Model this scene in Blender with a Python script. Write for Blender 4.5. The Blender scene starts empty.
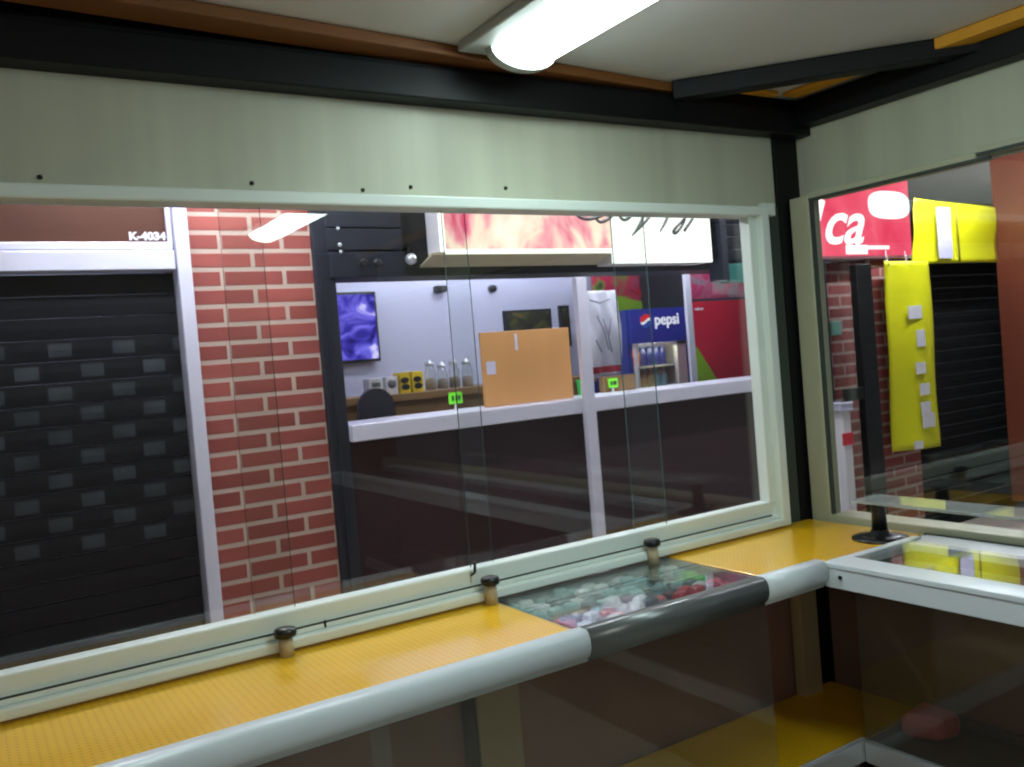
import bpy, bmesh, math, random
from mathutils import Vector, Matrix
random.seed(7)
S = bpy.context.scene
COL = S.collection
R = math.radians
PI = math.pi

# ------------------------------------------------------------------ camera
FPX, YAW, PITCH, ROLL = 887.256, R(32.24), R(-1.599), R(-4.7055)
EYE = Vector((0, 0, 1.62))
fw = Vector((math.sin(YAW)*math.cos(PITCH), math.cos(YAW)*math.cos(PITCH), math.sin(PITCH)))
rt0 = Vector((math.cos(YAW), -math.sin(YAW), 0)); up0 = rt0.cross(fw)
rt = math.cos(ROLL)*rt0 + math.sin(ROLL)*up0
up = -math.sin(ROLL)*rt0 + math.cos(ROLL)*up0
cam_d = bpy.data.cameras.new('camera'); cam = bpy.data.objects.new('camera', cam_d); COL.objects.link(cam)
cam.matrix_world = Matrix(((rt.x, up.x, -fw.x, EYE.x), (rt.y, up.y, -fw.y, EYE.y), (rt.z, up.z, -fw.z, EYE.z), (0, 0, 0, 1)))
cam_d.sensor_fit = 'HORIZONTAL'; cam_d.sensor_width = 36; cam_d.lens = FPX/1024*36
cam_d.clip_start = .02
S.camera = cam
cam_d.dof.use_dof = True; cam_d.dof.focus_distance = .75; cam_d.dof.aperture_fstop = 16

def at(px, py, Y):
    """point of the plane y = Y (a facade or a wall) that was surveyed at this pixel"""
    d = fw + (px-512)/FPX*rt - (py-383.5)/FPX*up
    return EYE + d*(Y/d.y)
def span(x0, y0, x1, y1, Y):
    a = at(x0, y0, Y); b = at(x1, y1, Y)
    return min(a.x, b.x), max(a.x, b.x), min(a.z, b.z), max(a.z, b.z)

# ------------------------------------------------------------------ materials
def lin(c):
    return tuple(((v/255)/12.92 if v/255 <= .04045 else ((v/255+.055)/1.055)**2.4) for v in c) + (1,)
def new_mat(name):
    m = bpy.data.materials.new(name); m.use_nodes = True
    nt = m.node_tree; nt.nodes.clear()
    out = nt.nodes.new('ShaderNodeOutputMaterial')
    return m, nt, out
def N(nt, t, **kw):
    n = nt.nodes.new(t)
    for k, v in kw.items():
        if k in n.inputs: n.inputs[k].default_value = v
        else: setattr(n, k, v)
    return n
def coords(nt, scale=(1, 1, 1)):
    tc = N(nt, 'ShaderNodeTexCoord'); mp = N(nt, 'ShaderNodeMapping'); mp.inputs['Scale'].default_value = scale
    nt.links.new(tc.outputs['Object'], mp.inputs['Vector']); return mp.outputs['Vector']
def pbr(name, rgb, rough=.5, metal=0, var=.12, nscale=(6, 6, 6), coat=0, bump=0, emit=None, es=0, spec=.5):
    m, nt, out = new_mat(name)
    b = N(nt, 'ShaderNodeBsdfPrincipled'); b.inputs['Roughness'].default_value = rough; b.inputs['Metallic'].default_value = metal
    b.inputs['Coat Weight'].default_value = coat; b.inputs['Coat Roughness'].default_value = .08
    b.inputs['Specular IOR Level'].default_value = spec
    c = lin(rgb)
    no = N(nt, 'ShaderNodeTexNoise'); no.inputs['Scale'].default_value = 1; no.inputs['Detail'].default_value = 5
    nt.links.new(coords(nt, nscale), no.inputs['Vector'])
    mx = N(nt, 'ShaderNodeMix', data_type='RGBA')
    mx.inputs['A'].default_value = tuple(v*(1-var) for v in c[:3])+(1,)
    mx.inputs['B'].default_value = tuple(min(1, v*(1+var)) for v in c[:3])+(1,)
    nt.links.new(no.outputs['Fac'], mx.inputs['Factor']); nt.links.new(mx.outputs['Result'], b.inputs['Base Color'])
    if bump:
        bp = N(nt, 'ShaderNodeBump'); bp.inputs['Strength'].default_value = bump; bp.inputs['Distance'].default_value = .004
        nt.links.new(no.outputs['Fac'], bp.inputs['Height']); nt.links.new(bp.outputs['Normal'], b.inputs['Normal'])
    if emit:
        b.inputs['Emission Color'].default_value = lin(emit); b.inputs['Emission Strength'].default_value = es
    nt.links.new(b.outputs[0], out.inputs[0]); return m
def emis(name, rgb, s):
    m, nt, out = new_mat(name)
    e = N(nt, 'ShaderNodeEmission'); e.inputs[0].default_value = lin(rgb); e.inputs[1].default_value = s
    nt.links.new(e.outputs[0], out.inputs[0]); return m
def glass(name, tint=(.97, .985, .975), rough=.0, base=.045, haze=0):
    m, nt, out = new_mat(name)
    g = N(nt, 'ShaderNodeNewGeometry'); dp = N(nt, 'ShaderNodeVectorMath', operation='DOT_PRODUCT')
    nt.links.new(g.outputs['Normal'], dp.inputs[0]); nt.links.new(g.outputs['Incoming'], dp.inputs[1])
    ab = N(nt, 'ShaderNodeMath', operation='ABSOLUTE'); nt.links.new(dp.outputs['Value'], ab.inputs[0])
    om = N(nt, 'ShaderNodeMath', operation='SUBTRACT'); om.inputs[0].default_value = 1; nt.links.new(ab.outputs[0], om.inputs[1])
    pw = N(nt, 'ShaderNodeMath', operation='POWER'); pw.inputs[1].default_value = 5; nt.links.new(om.outputs[0], pw.inputs[0])
    ma = N(nt, 'ShaderNodeMath', operation='MULTIPLY_ADD'); ma.inputs[1].default_value = 1-base; ma.inputs[2].default_value = base
    nt.links.new(pw.outputs[0], ma.inputs[0])
    t = N(nt, 'ShaderNodeBsdfTransparent'); t.inputs[0].default_value = tint+(1,)
    gl = N(nt, 'ShaderNodeBsdfGlossy'); gl.inputs['Roughness'].default_value = rough; gl.inputs['Color'].default_value = (1, 1, 1, 1)
    mx = N(nt, 'ShaderNodeMixShader'); nt.links.new(ma.outputs[0], mx.inputs[0]); nt.links.new(t.outputs[0], mx.inputs[1]); nt.links.new(gl.outputs[0], mx.inputs[2])
    last = mx
    if haze:
        d = N(nt, 'ShaderNodeBsdfDiffuse'); d.inputs[0].default_value = (.8, .85, .82, 1)
        m2 = N(nt, 'ShaderNodeMixShader'); m2.inputs[0].default_value = haze
        nt.links.new(mx.outputs[0], m2.inputs[1]); nt.links.new(d.outputs[0], m2.inputs[2]); last = m2
    nt.links.new(last.outputs[0], out.inputs[0]); return m
def brick_mat(name, c1, c2, mortar, w=.28, h=.0815, mo=.011, off=(0, 0, 0), emit=0):
    m, nt, out = new_mat(name)
    b = N(nt, 'ShaderNodeBsdfPrincipled'); b.inputs['Roughness'].default_value = .75
    tc = N(nt, 'ShaderNodeTexCoord'); sp = N(nt, 'ShaderNodeSeparateXYZ'); nt.links.new(tc.outputs['Object'], sp.inputs[0])
    ad = N(nt, 'ShaderNodeMath', operation='ADD'); nt.links.new(sp.outputs['X'], ad.inputs[0]); nt.links.new(sp.outputs['Y'], ad.inputs[1])
    cb = N(nt, 'ShaderNodeCombineXYZ'); nt.links.new(ad.outputs[0], cb.inputs['X']); nt.links.new(sp.outputs['Z'], cb.inputs['Y'])
    mp = N(nt, 'ShaderNodeMapping'); mp.inputs['Location'].default_value = off; nt.links.new(cb.outputs[0], mp.inputs['Vector'])
    br = N(nt, 'ShaderNodeTexBrick'); br.offset = .5
    br.inputs['Scale'].default_value = 1; br.inputs['Brick Width'].default_value = w; br.inputs['Row Height'].default_value = h
    br.inputs['Mortar Size'].default_value = mo; br.inputs['Mortar Smooth'].default_value = .2; br.inputs['Bias'].default_value = -.1
    br.inputs['Color1'].default_value = lin(c1); br.inputs['Color2'].default_value = lin(c2); br.inputs['Mortar'].default_value = lin(mortar)
    nt.links.new(mp.outputs[0], br.inputs['Vector']); nt.links.new(br.outputs['Color'], b.inputs['Base Color'])
    bp = N(nt, 'ShaderNodeBump'); bp.inputs['Strength'].default_value = .5; bp.inputs['Distance'].default_value = .006; bp.invert = True
    nt.links.new(br.outputs['Fac'], bp.inputs['Height']); nt.links.new(bp.outputs['Normal'], b.inputs['Normal'])
    nt.links.new(b.outputs[0], out.inputs[0]); return m
def mat_mat(name, rgb, dark, pitch=.016):
    """dotted yellow plastic matting: a regular grid of small dimples"""
    m, nt, out = new_mat(name)
    b = N(nt, 'ShaderNodeBsdfPrincipled'); b.inputs['Roughness'].default_value = .28
    b.inputs['Coat Weight'].default_value = .5; b.inputs['Coat Roughness'].default_value = .12
    v = coords(nt, (1/pitch, 1/pitch, 1/pitch))
    sp = N(nt, 'ShaderNodeSeparateXYZ'); nt.links.new(v, sp.inputs[0])
    cb = N(nt, 'ShaderNodeCombineXYZ'); nt.links.new(sp.outputs['X'], cb.inputs['X']); nt.links.new(sp.outputs['Y'], cb.inputs['Y'])
    fr = N(nt, 'ShaderNodeVectorMath', operation='FRACTION'); nt.links.new(cb.outputs[0], fr.inputs[0])
    ds = N(nt, 'ShaderNodeVectorMath', operation='DISTANCE'); ds.inputs[1].default_value = (.5, .5, 0); nt.links.new(fr.outputs[0], ds.inputs[0])
    rp = N(nt, 'ShaderNodeMapRange'); rp.inputs['From Min'].default_value = .14; rp.inputs['From Max'].default_value = .26
    nt.links.new(ds.outputs['Value'], rp.inputs['Value'])
    mx = N(nt, 'ShaderNodeMix', data_type='RGBA'); mx.inputs['A'].default_value = lin(dark); mx.inputs['B'].default_value = lin(rgb)
    nt.links.new(rp.outputs[0], mx.inputs['Factor']); nt.links.new(mx.outputs['Result'], b.inputs['Base Color'])
    bp = N(nt, 'ShaderNodeBump'); bp.inputs['Strength'].default_value = .25; bp.inputs['Distance'].default_value = .001
    nt.links.new(rp.outputs[0], bp.inputs['Height']); nt.links.new(bp.outputs['Normal'], b.inputs['Normal'])
    nt.links.new(b.outputs[0], out.inputs[0]); return m
def blotch(name, cols, scale=(3, 3, 3), s=1.0, emit=True, detail=3, dist=.8, rough=.5):
    """a printed or lit picture made of soft blotches"""
    m, nt, out = new_mat(name)
    no = N(nt, 'ShaderNodeTexNoise'); no.inputs['Scale'].default_value = 1; no.inputs['Detail'].default_value = detail; no.inputs['Distortion'].default_value = dist
    nt.links.new(coords(nt, scale), no.inputs['Vector'])
    cr = N(nt, 'ShaderNodeValToRGB')
    el = cr.color_ramp.elements
    while len(el) < len(cols): el.new(.5)
    for e, (p, c) in zip(el, cols): e.position = p; e.color = lin(c)
    nt.links.new(no.outputs['Fac'], cr.inputs[0])
    if emit:
        e = N(nt, 'ShaderNodeEmission'); e.inputs[1].default_value = s; nt.links.new(cr.outputs[0], e.inputs[0]); nt.links.new(e.outputs[0], out.inputs[0])
    else:
        b = N(nt, 'ShaderNodeBsdfPrincipled'); b.inputs['Roughness'].default_value = rough; nt.links.new(cr.outputs[0], b.inputs['Base Color']); nt.links.new(b.outputs[0], out.inputs[0])
    return m

M = {}
M['panel'] = pbr('panel_grey_green', (184, 186, 166), .45, var=.28, nscale=(9, 9, .5))
M['dim_wall'] = pbr('dim_back_wall', (96, 84, 74), .6)
M['frame'] = pbr('painted_frame', (222, 232, 226), .35, var=.05)
M['frame_r'] = pbr('painted_frame_beige', (178, 178, 152), .4, var=.08)
M['groove'] = pbr('dark_groove', (58, 66, 60), .6)
M['dark'] = pbr('dark_steel', (9, 10, 13), .5, var=.2, spec=.25)
M['batten'] = pbr('orange_batten', (120, 72, 28), .6, var=.25, nscale=(3, 3, 3))
M['batten_y'] = pbr('yellow_batten', (214, 150, 30), .6, var=.2)
M['ceil'] = pbr('ceiling_sheet', (204, 202, 200), .55, var=.04)
M['brown'] = pbr('brown_board', (146, 112, 98), .35, var=.25, nscale=(4, 4, 1.2))
M['beige_post'] = pbr('beige_stile', (172, 152, 116), .5, var=.1)
M['alu'] = pbr('aluminium', (210, 216, 220), .3, metal=.5, var=.05)
M['alu_w'] = pbr('pale_aluminium', (222, 230, 234), .3, metal=.05, var=.04)
M['alu_l'] = pbr('lilac_aluminium', (226, 226, 242), .3, metal=.1, var=.04)
M['alu_d'] = pbr('dull_aluminium', (120, 124, 124), .3, metal=.5, var=.08)
M['glass'] = glass('window_glass', base=.045)
M['glass_case'] = glass('case_glass', (.93, .965, .95), .0, .05)
M['door_glass'] = glass('door_glass', (.93, .96, .95), .0, .05, haze=.012)
M['glass_top'] = glass('top_glass', (.975, .985, .98), .0, .055, haze=.01)
M['plate'] = glass('shelf_glass', (.7, .74, .72), .03, .16, haze=.22)  # whitish haze mixed in to stand for a pale reflection on the plate
M['glass_edge'] = pbr('glass_edge', (70, 96, 92), .2, var=.1)
M['mat'] = mat_mat('yellow_matting', (238, 184, 20), (214, 156, 12))
M['floor'] = pbr('floor_tile', (176, 166, 152), .5, var=.15)
M['black'] = pbr('black_plastic', (18, 20, 20), .35, var=.2)
M['peg_stem'] = pbr('beige_peg', (186, 170, 136), .5)
M['brick'] = brick_mat('brickwork', (152, 76, 67), (126, 57, 51), (182, 162, 148))
M['brick_far'] = brick_mat('brickwork_far', (146, 70, 66), (122, 56, 54), (170, 148, 140), w=.26)
M['shutter'] = pbr('shutter_slat', (46, 50, 58), .38, metal=.3, var=.15)
def shutter_mat():
    m, nt, out = new_mat('slotted_shutter'); b = N(nt, 'ShaderNodeBsdfPrincipled'); b.inputs['Roughness'].default_value = .35
    tc = N(nt, 'ShaderNodeTexCoord'); sp = N(nt, 'ShaderNodeSeparateXYZ'); nt.links.new(tc.outputs['Object'], sp.inputs[0])
    def mth(op, a, b_=None, c=None):
        n = N(nt, 'ShaderNodeMath', operation=op)
        for i, v in enumerate((a, b_, c)):
            if v is None: continue
            if isinstance(v, (int, float)): n.inputs[i].default_value = v
            else: nt.links.new(v, n.inputs[i])
        return n.outputs[0]
    row = mth('DIVIDE', sp.outputs['Z'], .088); fl = mth('FLOOR', row); fz = mth('FRACT', row)
    u = mth('FRACT', mth('ADD', mth('DIVIDE', sp.outputs['X'], .24), mth('MULTIPLY', fl, .47)))
    k = mth('MULTIPLY', mth('LESS_THAN', u, .36), mth('COMPARE', fz, .5, .3))
    k = mth('MULTIPLY', k, mth('COMPARE', sp.outputs['Z'], 1.42, .44))
    wn = N(nt, 'ShaderNodeTexNoise'); wn.inputs['Scale'].default_value = 5; nt.links.new(tc.outputs['Object'], wn.inputs['Vector'])
    k = mth('MULTIPLY', k, wn.outputs['Fac'])
    mx = N(nt, 'ShaderNodeMix', data_type='RGBA'); mx.inputs['A'].default_value = lin((19, 21, 27)); mx.inputs['B'].default_value = lin((70, 77, 82)); b.inputs['Specular IOR Level'].default_value = .3
    nt.links.new(k, mx.inputs['Factor']); nt.links.new(mx.outputs['Result'], b.inputs['Base Color']); nt.links.new(b.outputs[0], out.inputs[0]); return m
M['slot'] = shutter_mat()
M['maroon'] = pbr('maroon_board', (74, 42, 30), .4, var=.25, nscale=(2, 2, 1))
M['navy'] = pbr('navy_steel', (26, 30, 42), .5, var=.12)
M['shopfront'] = pbr('dark_maroon_front', (52, 33, 36), .65, var=.15, spec=.25)
M['shopwall'] = pbr('lilac_wall', (196, 200, 226), .6, var=.02)
M['soffit'] = pbr('beige_soffit', (190, 182, 150), .5)
M['wood'] = pbr('plywood_board', (206, 152, 92), .45, var=.08, nscale=(14, 14, 1))
M['shelfwood'] = pbr('brown_shelf', (140, 108, 68), .5, var=.15)
M['white'] = pbr('white_plastic', (228, 228, 232), .4, var=.03)
M['cloth'] = pbr('white_cloth', (226, 226, 238), .8, var=.04, bump=.3)
M['red'] = pbr('red_print', (204, 34, 62), .35, var=.06)
M['redband'] = pbr('red_band', (186, 40, 60), .6)
M['lime'] = pbr('lime_print', (150, 196, 40), .4)
M['blue'] = pbr('blue_print', (30, 46, 140), .35, var=.05)
M['bluelit'] = pbr('blue_fascia', (34, 42, 132), .35, emit=(40, 50, 150), es=.25)
M['neon'] = pbr('neon_tag', (120, 236, 50), .5, emit=(110, 240, 40), es=.12)
M['green'] = pbr('green_cup', (20, 206, 66), .35)
M['ybox'] = pbr('yellow_pack', (232, 204, 40), .45)
M['ink'] = pbr('ink', (24, 24, 26), .5)
M['teal'] = pbr('teal_band', (24, 104, 96), .5)
M['yellowcloth'] = pbr('yellow_vinyl', (226, 226, 20), .42, var=.05)
M['lilac'] = pbr('lilac_label', (206, 206, 228), .5)
M['rust'] = pbr('rust_column', (102, 48, 28), .45, var=.12)
M['pink'] = pbr('pink_pack', (226, 120, 116), .4, var=.2, nscale=(30, 30, 30))
M['grey_mat'] = pbr('grey_matting', (96, 98, 94), .4)
M['lampskin'] = emis('lamp_diffuser', (232, 255, 252), 16)
M['lamphouse'] = pbr('lamp_housing', (168, 170, 168), .4)
M['shoplamp'] = emis('shop_tube', (236, 240, 255), 70)
M['aislelamp'] = emis('aisle_tube', (238, 240, 255), 190)
M['tv'] = blotch('tv_picture', [(.30, (20, 14, 50)), (.45, (62, 56, 170)), (.6, (120, 112, 236)), (.7, (216, 210, 255))], (5, 5, 7), 1.1, dist=1.2)
M['lightpic'] = blotch('lit_food_picture', [(.30, (222, 84, 122)), (.42, (246, 172, 178)), (.51, (255, 228, 206)), (.68, (255, 250, 232))], (5, 3, 3.4), 1.25, dist=.6)
M['lightwhite'] = emis('lit_white', (250, 255, 248), 1.7)
M['litred'] = blotch('lit_red', [(.3, (216, 52, 84)), (.5, (230, 82, 108)), (.75, (246, 130, 146))], (2, 2, 1.2), 1.3)
M['litwhite2'] = emis('lit_print_and_glare', (255, 250, 252), 1.5)
M['coolerlight'] = emis('cooler_light', (255, 236, 190), 1.2)

# ------------------------------------------------------------------ mesh helpers
class MB:
    def __init__(self): self.bm = bmesh.new()
    def _fin(self, verts, mi):
        for f in {f for v in verts for f in v.link_faces}: f.material_index = mi
    def box(self, x0, x1, y0, y1, z0, z1, bev=0, mi=0, rot=None, seg=2):
        r = bmesh.ops.create_cube(self.bm, size=1); vs = r['verts']
        c = Vector(((x0+x1)/2, (y0+y1)/2, (z0+z1)/2))
        for v in vs: v.co = Vector((v.co.x*(x1-x0), v.co.y*(y1-y0), v.co.z*(z1-z0)))
        if rot is not None:
            for v in vs: v.co = rot @ v.co
        for v in vs: v.co += c
        self._fin(vs, mi)
        if bev:
            es = list({e for v in vs for e in v.link_edges})
            bmesh.ops.bevel(self.bm, geom=es, offset=bev, segments=seg, affect='EDGES', profile=.5, material=-1)
        return self
    def lathe(self, prof, c=(0, 0, 0), n=24, mi=0, axis='z'):
        rings = []
        for r, h in prof:
            ring = []
            for i in range(n):
                a = 2*PI*i/n
                p = Vector((r*math.cos(a), r*math.sin(a), h))
                if axis == 'y': p = Vector((p.x, p.z, p.y))
                if axis == 'x': p = Vector((p.z, p.x, p.y))
                ring.append(self.bm.verts.new(p+Vector(c)))
            rings.append(ring)
        for a, b in zip(rings, rings[1:]):
            for i in range(n):
                f = self.bm.faces.new((a[i], a[(i+1) % n], b[(i+1) % n], b[i])); f.material_index = mi; f.smooth = True
        for ring in (rings[0], rings[-1]):
            f = self.bm.faces.new(ring); f.material_index = mi
        return self
    def prism(self, pts, axis, a, b, mi=0, smooth=False):
        """polygon pts (2-D) extruded along axis from a to b"""
        def P(p, t):
            return Vector((t, p[0], p[1])) if axis == 'x' else (Vector((p[0], t, p[1])) if axis == 'y' else Vector((p[0], p[1], t)))
        A = [self.bm.verts.new(P(p, a)) for p in pts]; B = [self.bm.verts.new(P(p, b)) for p in pts]
        n = len(pts)
        for i in range(n):
            f = self.bm.faces.new((A[i], A[(i+1) % n], B[(i+1) % n], B[i])); f.material_index = mi; f.smooth = smooth
        for ring in (A, B):
            f = self.bm.faces.new(ring); f.material_index = mi
        return self
    def tube(self, pts, r, n=10, mi=0):
        pts = [Vector(p) for p in pts]; rings = []
        for i, p in enumerate(pts):
            t = (pts[min(i+1, len(pts)-1)]-pts[max(i-1, 0)]).normalized()
            u = t.orthogonal().normalized() if i == 0 else (u - t*u.dot(t)).normalized()
            w = t.cross(u)
            rr = r[i] if isinstance(r, (list, tuple)) else r
            rings.append([self.bm.verts.new(p+rr*(math.cos(2*PI*k/n)*u+math.sin(2*PI*k/n)*w)) for k in range(n)])
        for a, b in zip(rings, rings[1:]):
            for i in range(n):
                f = self.bm.faces.new((a[i], a[(i+1) % n], b[(i+1) % n], b[i])); f.smooth = True; f.material_index = mi
        for ring in (rings[0], rings[-1]):
            f = self.bm.faces.new(ring); f.material_index = mi
        return self
    def build(self, name, mats, parent=None, origin=None):
        bmesh.ops.recalc_face_normals(self.bm, faces=self.bm.faces)
        me = bpy.data.meshes.new(name)
        if parent is not None: off = parent.matrix_world_loc
        else: off = Vector(origin) if origin is not None else Vector((0, 0, 0))
        if off.length: bmesh.ops.translate(self.bm, verts=self.bm.verts, vec=-off)
        self.bm.to_mesh(me); self.bm.free()
        for m in (mats if isinstance(mats, (list, tuple)) else [mats]): me.materials.append(m)
        o = bpy.data.objects.new(name, me); COL.objects.link(o)
        if parent is None: o.location = off; 
        else: o.parent = parent.obj if isinstance(parent, T) else parent
        return o
class T:
    """wrapper round an object whose children are given in world coordinates"""
    def __init__(self, obj, loc): self.obj = obj; self.matrix_world_loc = Vector(loc)
def tag(o, label, cat, group=None):
    o['label'] = label; o['category'] = cat
    if group: o['group'] = group
    return o
def thing(name, loc, label, cat, group=None):
    o = bpy.data.objects.new(name, None); COL.objects.link(o); o.location = loc; o.empty_display_size = .1
    tag(o, label, cat, group); return T(o, loc)
def struct(o, label=None, cat=None):
    o = o.obj if isinstance(o, T) else o
    o['kind'] = 'structure'
    if label: o['label'] = label
    if cat: o['category'] = cat
    return o
def sthing(name, loc=(0, 0, 0)):
    o = bpy.data.objects.new(name, None); COL.objects.link(o); o.location = loc; o['kind'] = 'structure'
    return T(o, loc)
def sub(t, o):
    """children of part o (whose origin coincides with its thing's base)"""
    return T(o, t.matrix_world_loc)
def text_mesh(name, body, size, mat, M4, parent=None, shear=0, extrude=.002, offset=0, space=1):
    cu = bpy.data.curves.new(name, 'FONT'); cu.body = body; cu.size = size; cu.shear = shear; cu.extrude = extrude; cu.offset = offset
    cu.space_character = space; cu.align_x = 'CENTER'; cu.align_y = 'CENTER'; cu.resolution_u = 4
    tmp = bpy.data.objects.new('tmp', cu); COL.objects.link(tmp)
    dg = bpy.context.evaluated_depsgraph_get(); dg.update()
    me = bpy.data.meshes.new_from_object(tmp.evaluated_get(dg)); bpy.data.objects.remove(tmp); bpy.data.curves.remove(cu)
    me.transform(M4)
    if parent is not None: me.transform(Matrix.Translation(-parent.matrix_world_loc))
    me.materials.clear(); me.materials.append(mat)
    o = bpy.data.objects.new(name, me); COL.objects.link(o)
    if parent is not None: o.parent = parent.obj
    return o
def front_text(name, body, size, mat, x, y, z, parent, sx=1, **kw):
    """lettering standing in a plane y = const, read from the -y side"""
    M4 = Matrix.Translation((x, y, z)) @ Matrix.Rotation(PI/2, 4, 'X') @ Matrix.Diagonal((sx, 1, 1, 1))
    return text_mesh(name, body, size, mat, M4, parent, **kw)

# ================================================================== KIOSK SHELL
XR, YF = 2.66, 2.16
XL, YB = -1.7, -1.6
struct(MB().box(XL, 9.5, YB, 7.5, -.1, 0).build('floor', M['floor']))
struct(MB().box(XL, XR+.15, YB, YF+.15, 2.455, 2.49).build('ceiling', M['ceil']))
wf = struct(MB().box(XL, 2.53, YF, YF+.04, 2.075, 2.33).box(XL, XR, YF, YF+.04, 0, .93, mi=1).build('wall_front', [M['panel'], M['brown']]))
for px, py in ((40, 177), (252, 183), (363, 190), (411, 187), (506, 188)):
    p = at(px, py, YF-.002)
    MB().lathe([(.001, -.006), (.005, -.004), (.006, 0)], (p.x, YF, p.z), 10, axis='y').build('screw', M['ink'], T(wf, (0, 0, 0)))
struct(MB().box(XR, XR+.04, YB, YF, 2.10, 2.36).box(XR, XR+.04, YB, YF, 0, .93, mi=1).build('wall_right', [M['panel'], M['brown']]))
struct(MB().box(XL-.04, XL, YB, YF+.04, 0, 2.455).build('wall_left', M['dim_wall']))
struct(MB().box(XL, XR+.04, YB-.04, YB, 0, 2.455).build('wall_back', M['dim_wall']))
# corner post and the beams that carry the roof
struct(MB().box(2.535, 2.655, YF-.01, YF+.11, 0, 2.455, .004).build('trim_1', M['dark']))
struct(MB().box(XL, XR+.02, 2.09, 2.21, 2.325, 2.41, .004).box(XL, XR, 2.12, 2.13, 2.40, 2.455).build('trim_2', M['dark']))
struct(MB().box(XR-.07, XR+.06, YB, 2.2, 2.352, 2.43, .004).box(XR-.02, XR, YB, 2.2, 2.41, 2.455).build('trim_3', M['dark']))
struct(MB().box(-.5, 2.15, 2.055-.048, 2.055+.048, 2.425, 2.454, .004, rot=Matrix.Rotation(R(4.2), 3, 'Z')).build('trim_4', M['batten']))
struct(MB().box(XR-.15, XR-.075, YB, 1.52, 2.42, 2.454, .004).box(XR-.17, XR-.1, 1.72, 2.06, 2.44, 2.454, .003).box(2.2, XR-.2, 2.05, 2.085, 2.44, 2.454, .003).build('trim_5', M['batten_y']))
a, b = Vector((2.02, 2.1)), Vector((2.62, 1.44)); d = (b-a); L = d.length; ang = math.atan2(d.y, d.x)
struct(MB().box(*( (a+b).x/2-L/2, (a+b).x/2+L/2), (a+b).y/2-.03, (a+b).y/2+.03, 2.395, 2.453, .004, rot=Matrix.Rotation(ang, 3, 'Z')).build('trim_6', M['dark']))
struct(MB().box(.0, .06, 1.2, 2.1, 2.40, 2.452, .004).build('trim_7', M['dark']))
# the grey corner strip and bracket beside the post
struct(MB().box(2.44, 2.50, 2.135, 2.165, 2.045, 2.09, .004).box(2.40, 2.54, 2.155, 2.18, .94, 2.08, mi=1).build('trim_8', [M['frame'], M['groove']]))

# front sliding window
w1 = sthing('window_1', (.4, 2.13, .97))
fb = MB()
fb.box(XL, 2.425, 2.10, 2.18, 2.038, 2.070, .005)
fb.box(2.385, 2.425, 2.10, 2.18, .965, 2.045, .005)
fb.box(2.35, 2.39, 2.125, 2.17, 1.05, 2.04, .004)
fb.box(XL, 2.42, 2.132, 2.18, .965, 1.053, .006)
fb.box(XL, 2.42, 2.10, 2.14, .965, .992, .006)
fb.box(XL, 2.42, 2.118, 2.14, .992, 1.006, .003)
fb.build('window_frame', M['frame'], w1)
MB().box(XL, 2.35, 2.1185, 2.122, 1.0055, 1.010, mi=0).build('track_groove', M['groove'], w1)
for i, (x0, x1, yy) in enumerate(((XL, .671, 2.148), (.574, 1.252, 2.16), (1.172, 1.897, 2.148), (1.774, 2.375, 2.16))):
    g = MB(); g.box(x0, x1, yy, yy+.005, 1.045, 2.045)
    for f in g.bm.faces:
        if abs(f.normal.x) > .5: f.material_index = 1
    g.build('glass_pane', [M['glass'], M['glass_edge']], w1)
p = at(477, 573, 2.10)
MB().tube([(p.x, 2.134, p.z-.012), (p.x, 2.112, p.z), (p.x+.002, 2.11, p.z+.03)], .004, 8).build('window_catch', M['black'], w1)
p = at(328, 628, 2.10)
MB().tube([(p.x, 2.134, p.z-.01), (p.x, 2.118, p.z), (p.x, 2.116, p.z+.016)], .003, 8).build('window_catch', M['black'], w1)

# right fixed window
w2 = sthing('window_2', (2.6, .9, .95))
fb = MB()
fb.box(2.58, 2.617, 2.06, 2.14, .94, 2.105, .004).box(2.617, XR+.02, 2.09, 2.14, .94, 2.105, .004)
fb.box(2.58, XR+.02, YB, 2.06, .93, .98, .004)
fb.box(2.585, XR+.02, 1.46, 2.06, 2.092, 2.112, .003)
fb.box(2.595, XR+.02, YB, 1.46, 2.108, 2.126, .003)
fb.box(2.565, 2.60, YB, 2.06, .935, .952, .003)
fb.build('window_frame', M['frame_r'], w2)
MB().box(2.586, 2.60, 2.05, 2.062, .98, 2.095).box(2.583, 2.60, 1.42, 2.06, 2.084, 2.093).box(2.59, 2.60, YB, 1.46, 2.10, 2.109).box(2.574, 2.6, 1.2, 1.7, .952, .958).build('gasket', M['groove'], w2)
MB().box(2.605, 2.610, YB, 2.065, .97, 2.11).build('glass_pane', M['glass'], w2)

# ================================================================== COUNTERS
YI, YO = 1.69, 2.135          # inner and outer edge of the front counter
CT = .955
fc = thing('display_counter', (.5, 1.9, 0), 'long glass display counter with pale rounded edge under the wide sliding window', 'display counter')
b = MB(); b.box(XL+.02, 1.215, YI+.01, YO, CT-.022, CT-.004); b.box(1.86, 2.56, YI+.01, YO, CT-.022, CT-.004)
b.build('top_board', M['brown'], fc)
def nose(x0, x1, m):
    pr = [(YI+.02, .972)]
    for k in range(9):
        a = PI/2 + k*PI/8*.95
        pr.append((YI-.004+.02*math.cos(a), .938+.034*math.sin(a)))
    pr += [(YI-.005, .895), (YI+.02, .895)]
    return MB().prism(pr, 'x', x0, x1, smooth=True).build('edge_rail', m, fc)
nose(XL+.02, 1.21, M['alu_w'])
o = nose(1.212, 1.815, M['alu_d']); o['label'] = 'dull grey glass-fronted stretch of the edge'
nose(1.817, 2.062, M['alu_w'])
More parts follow.
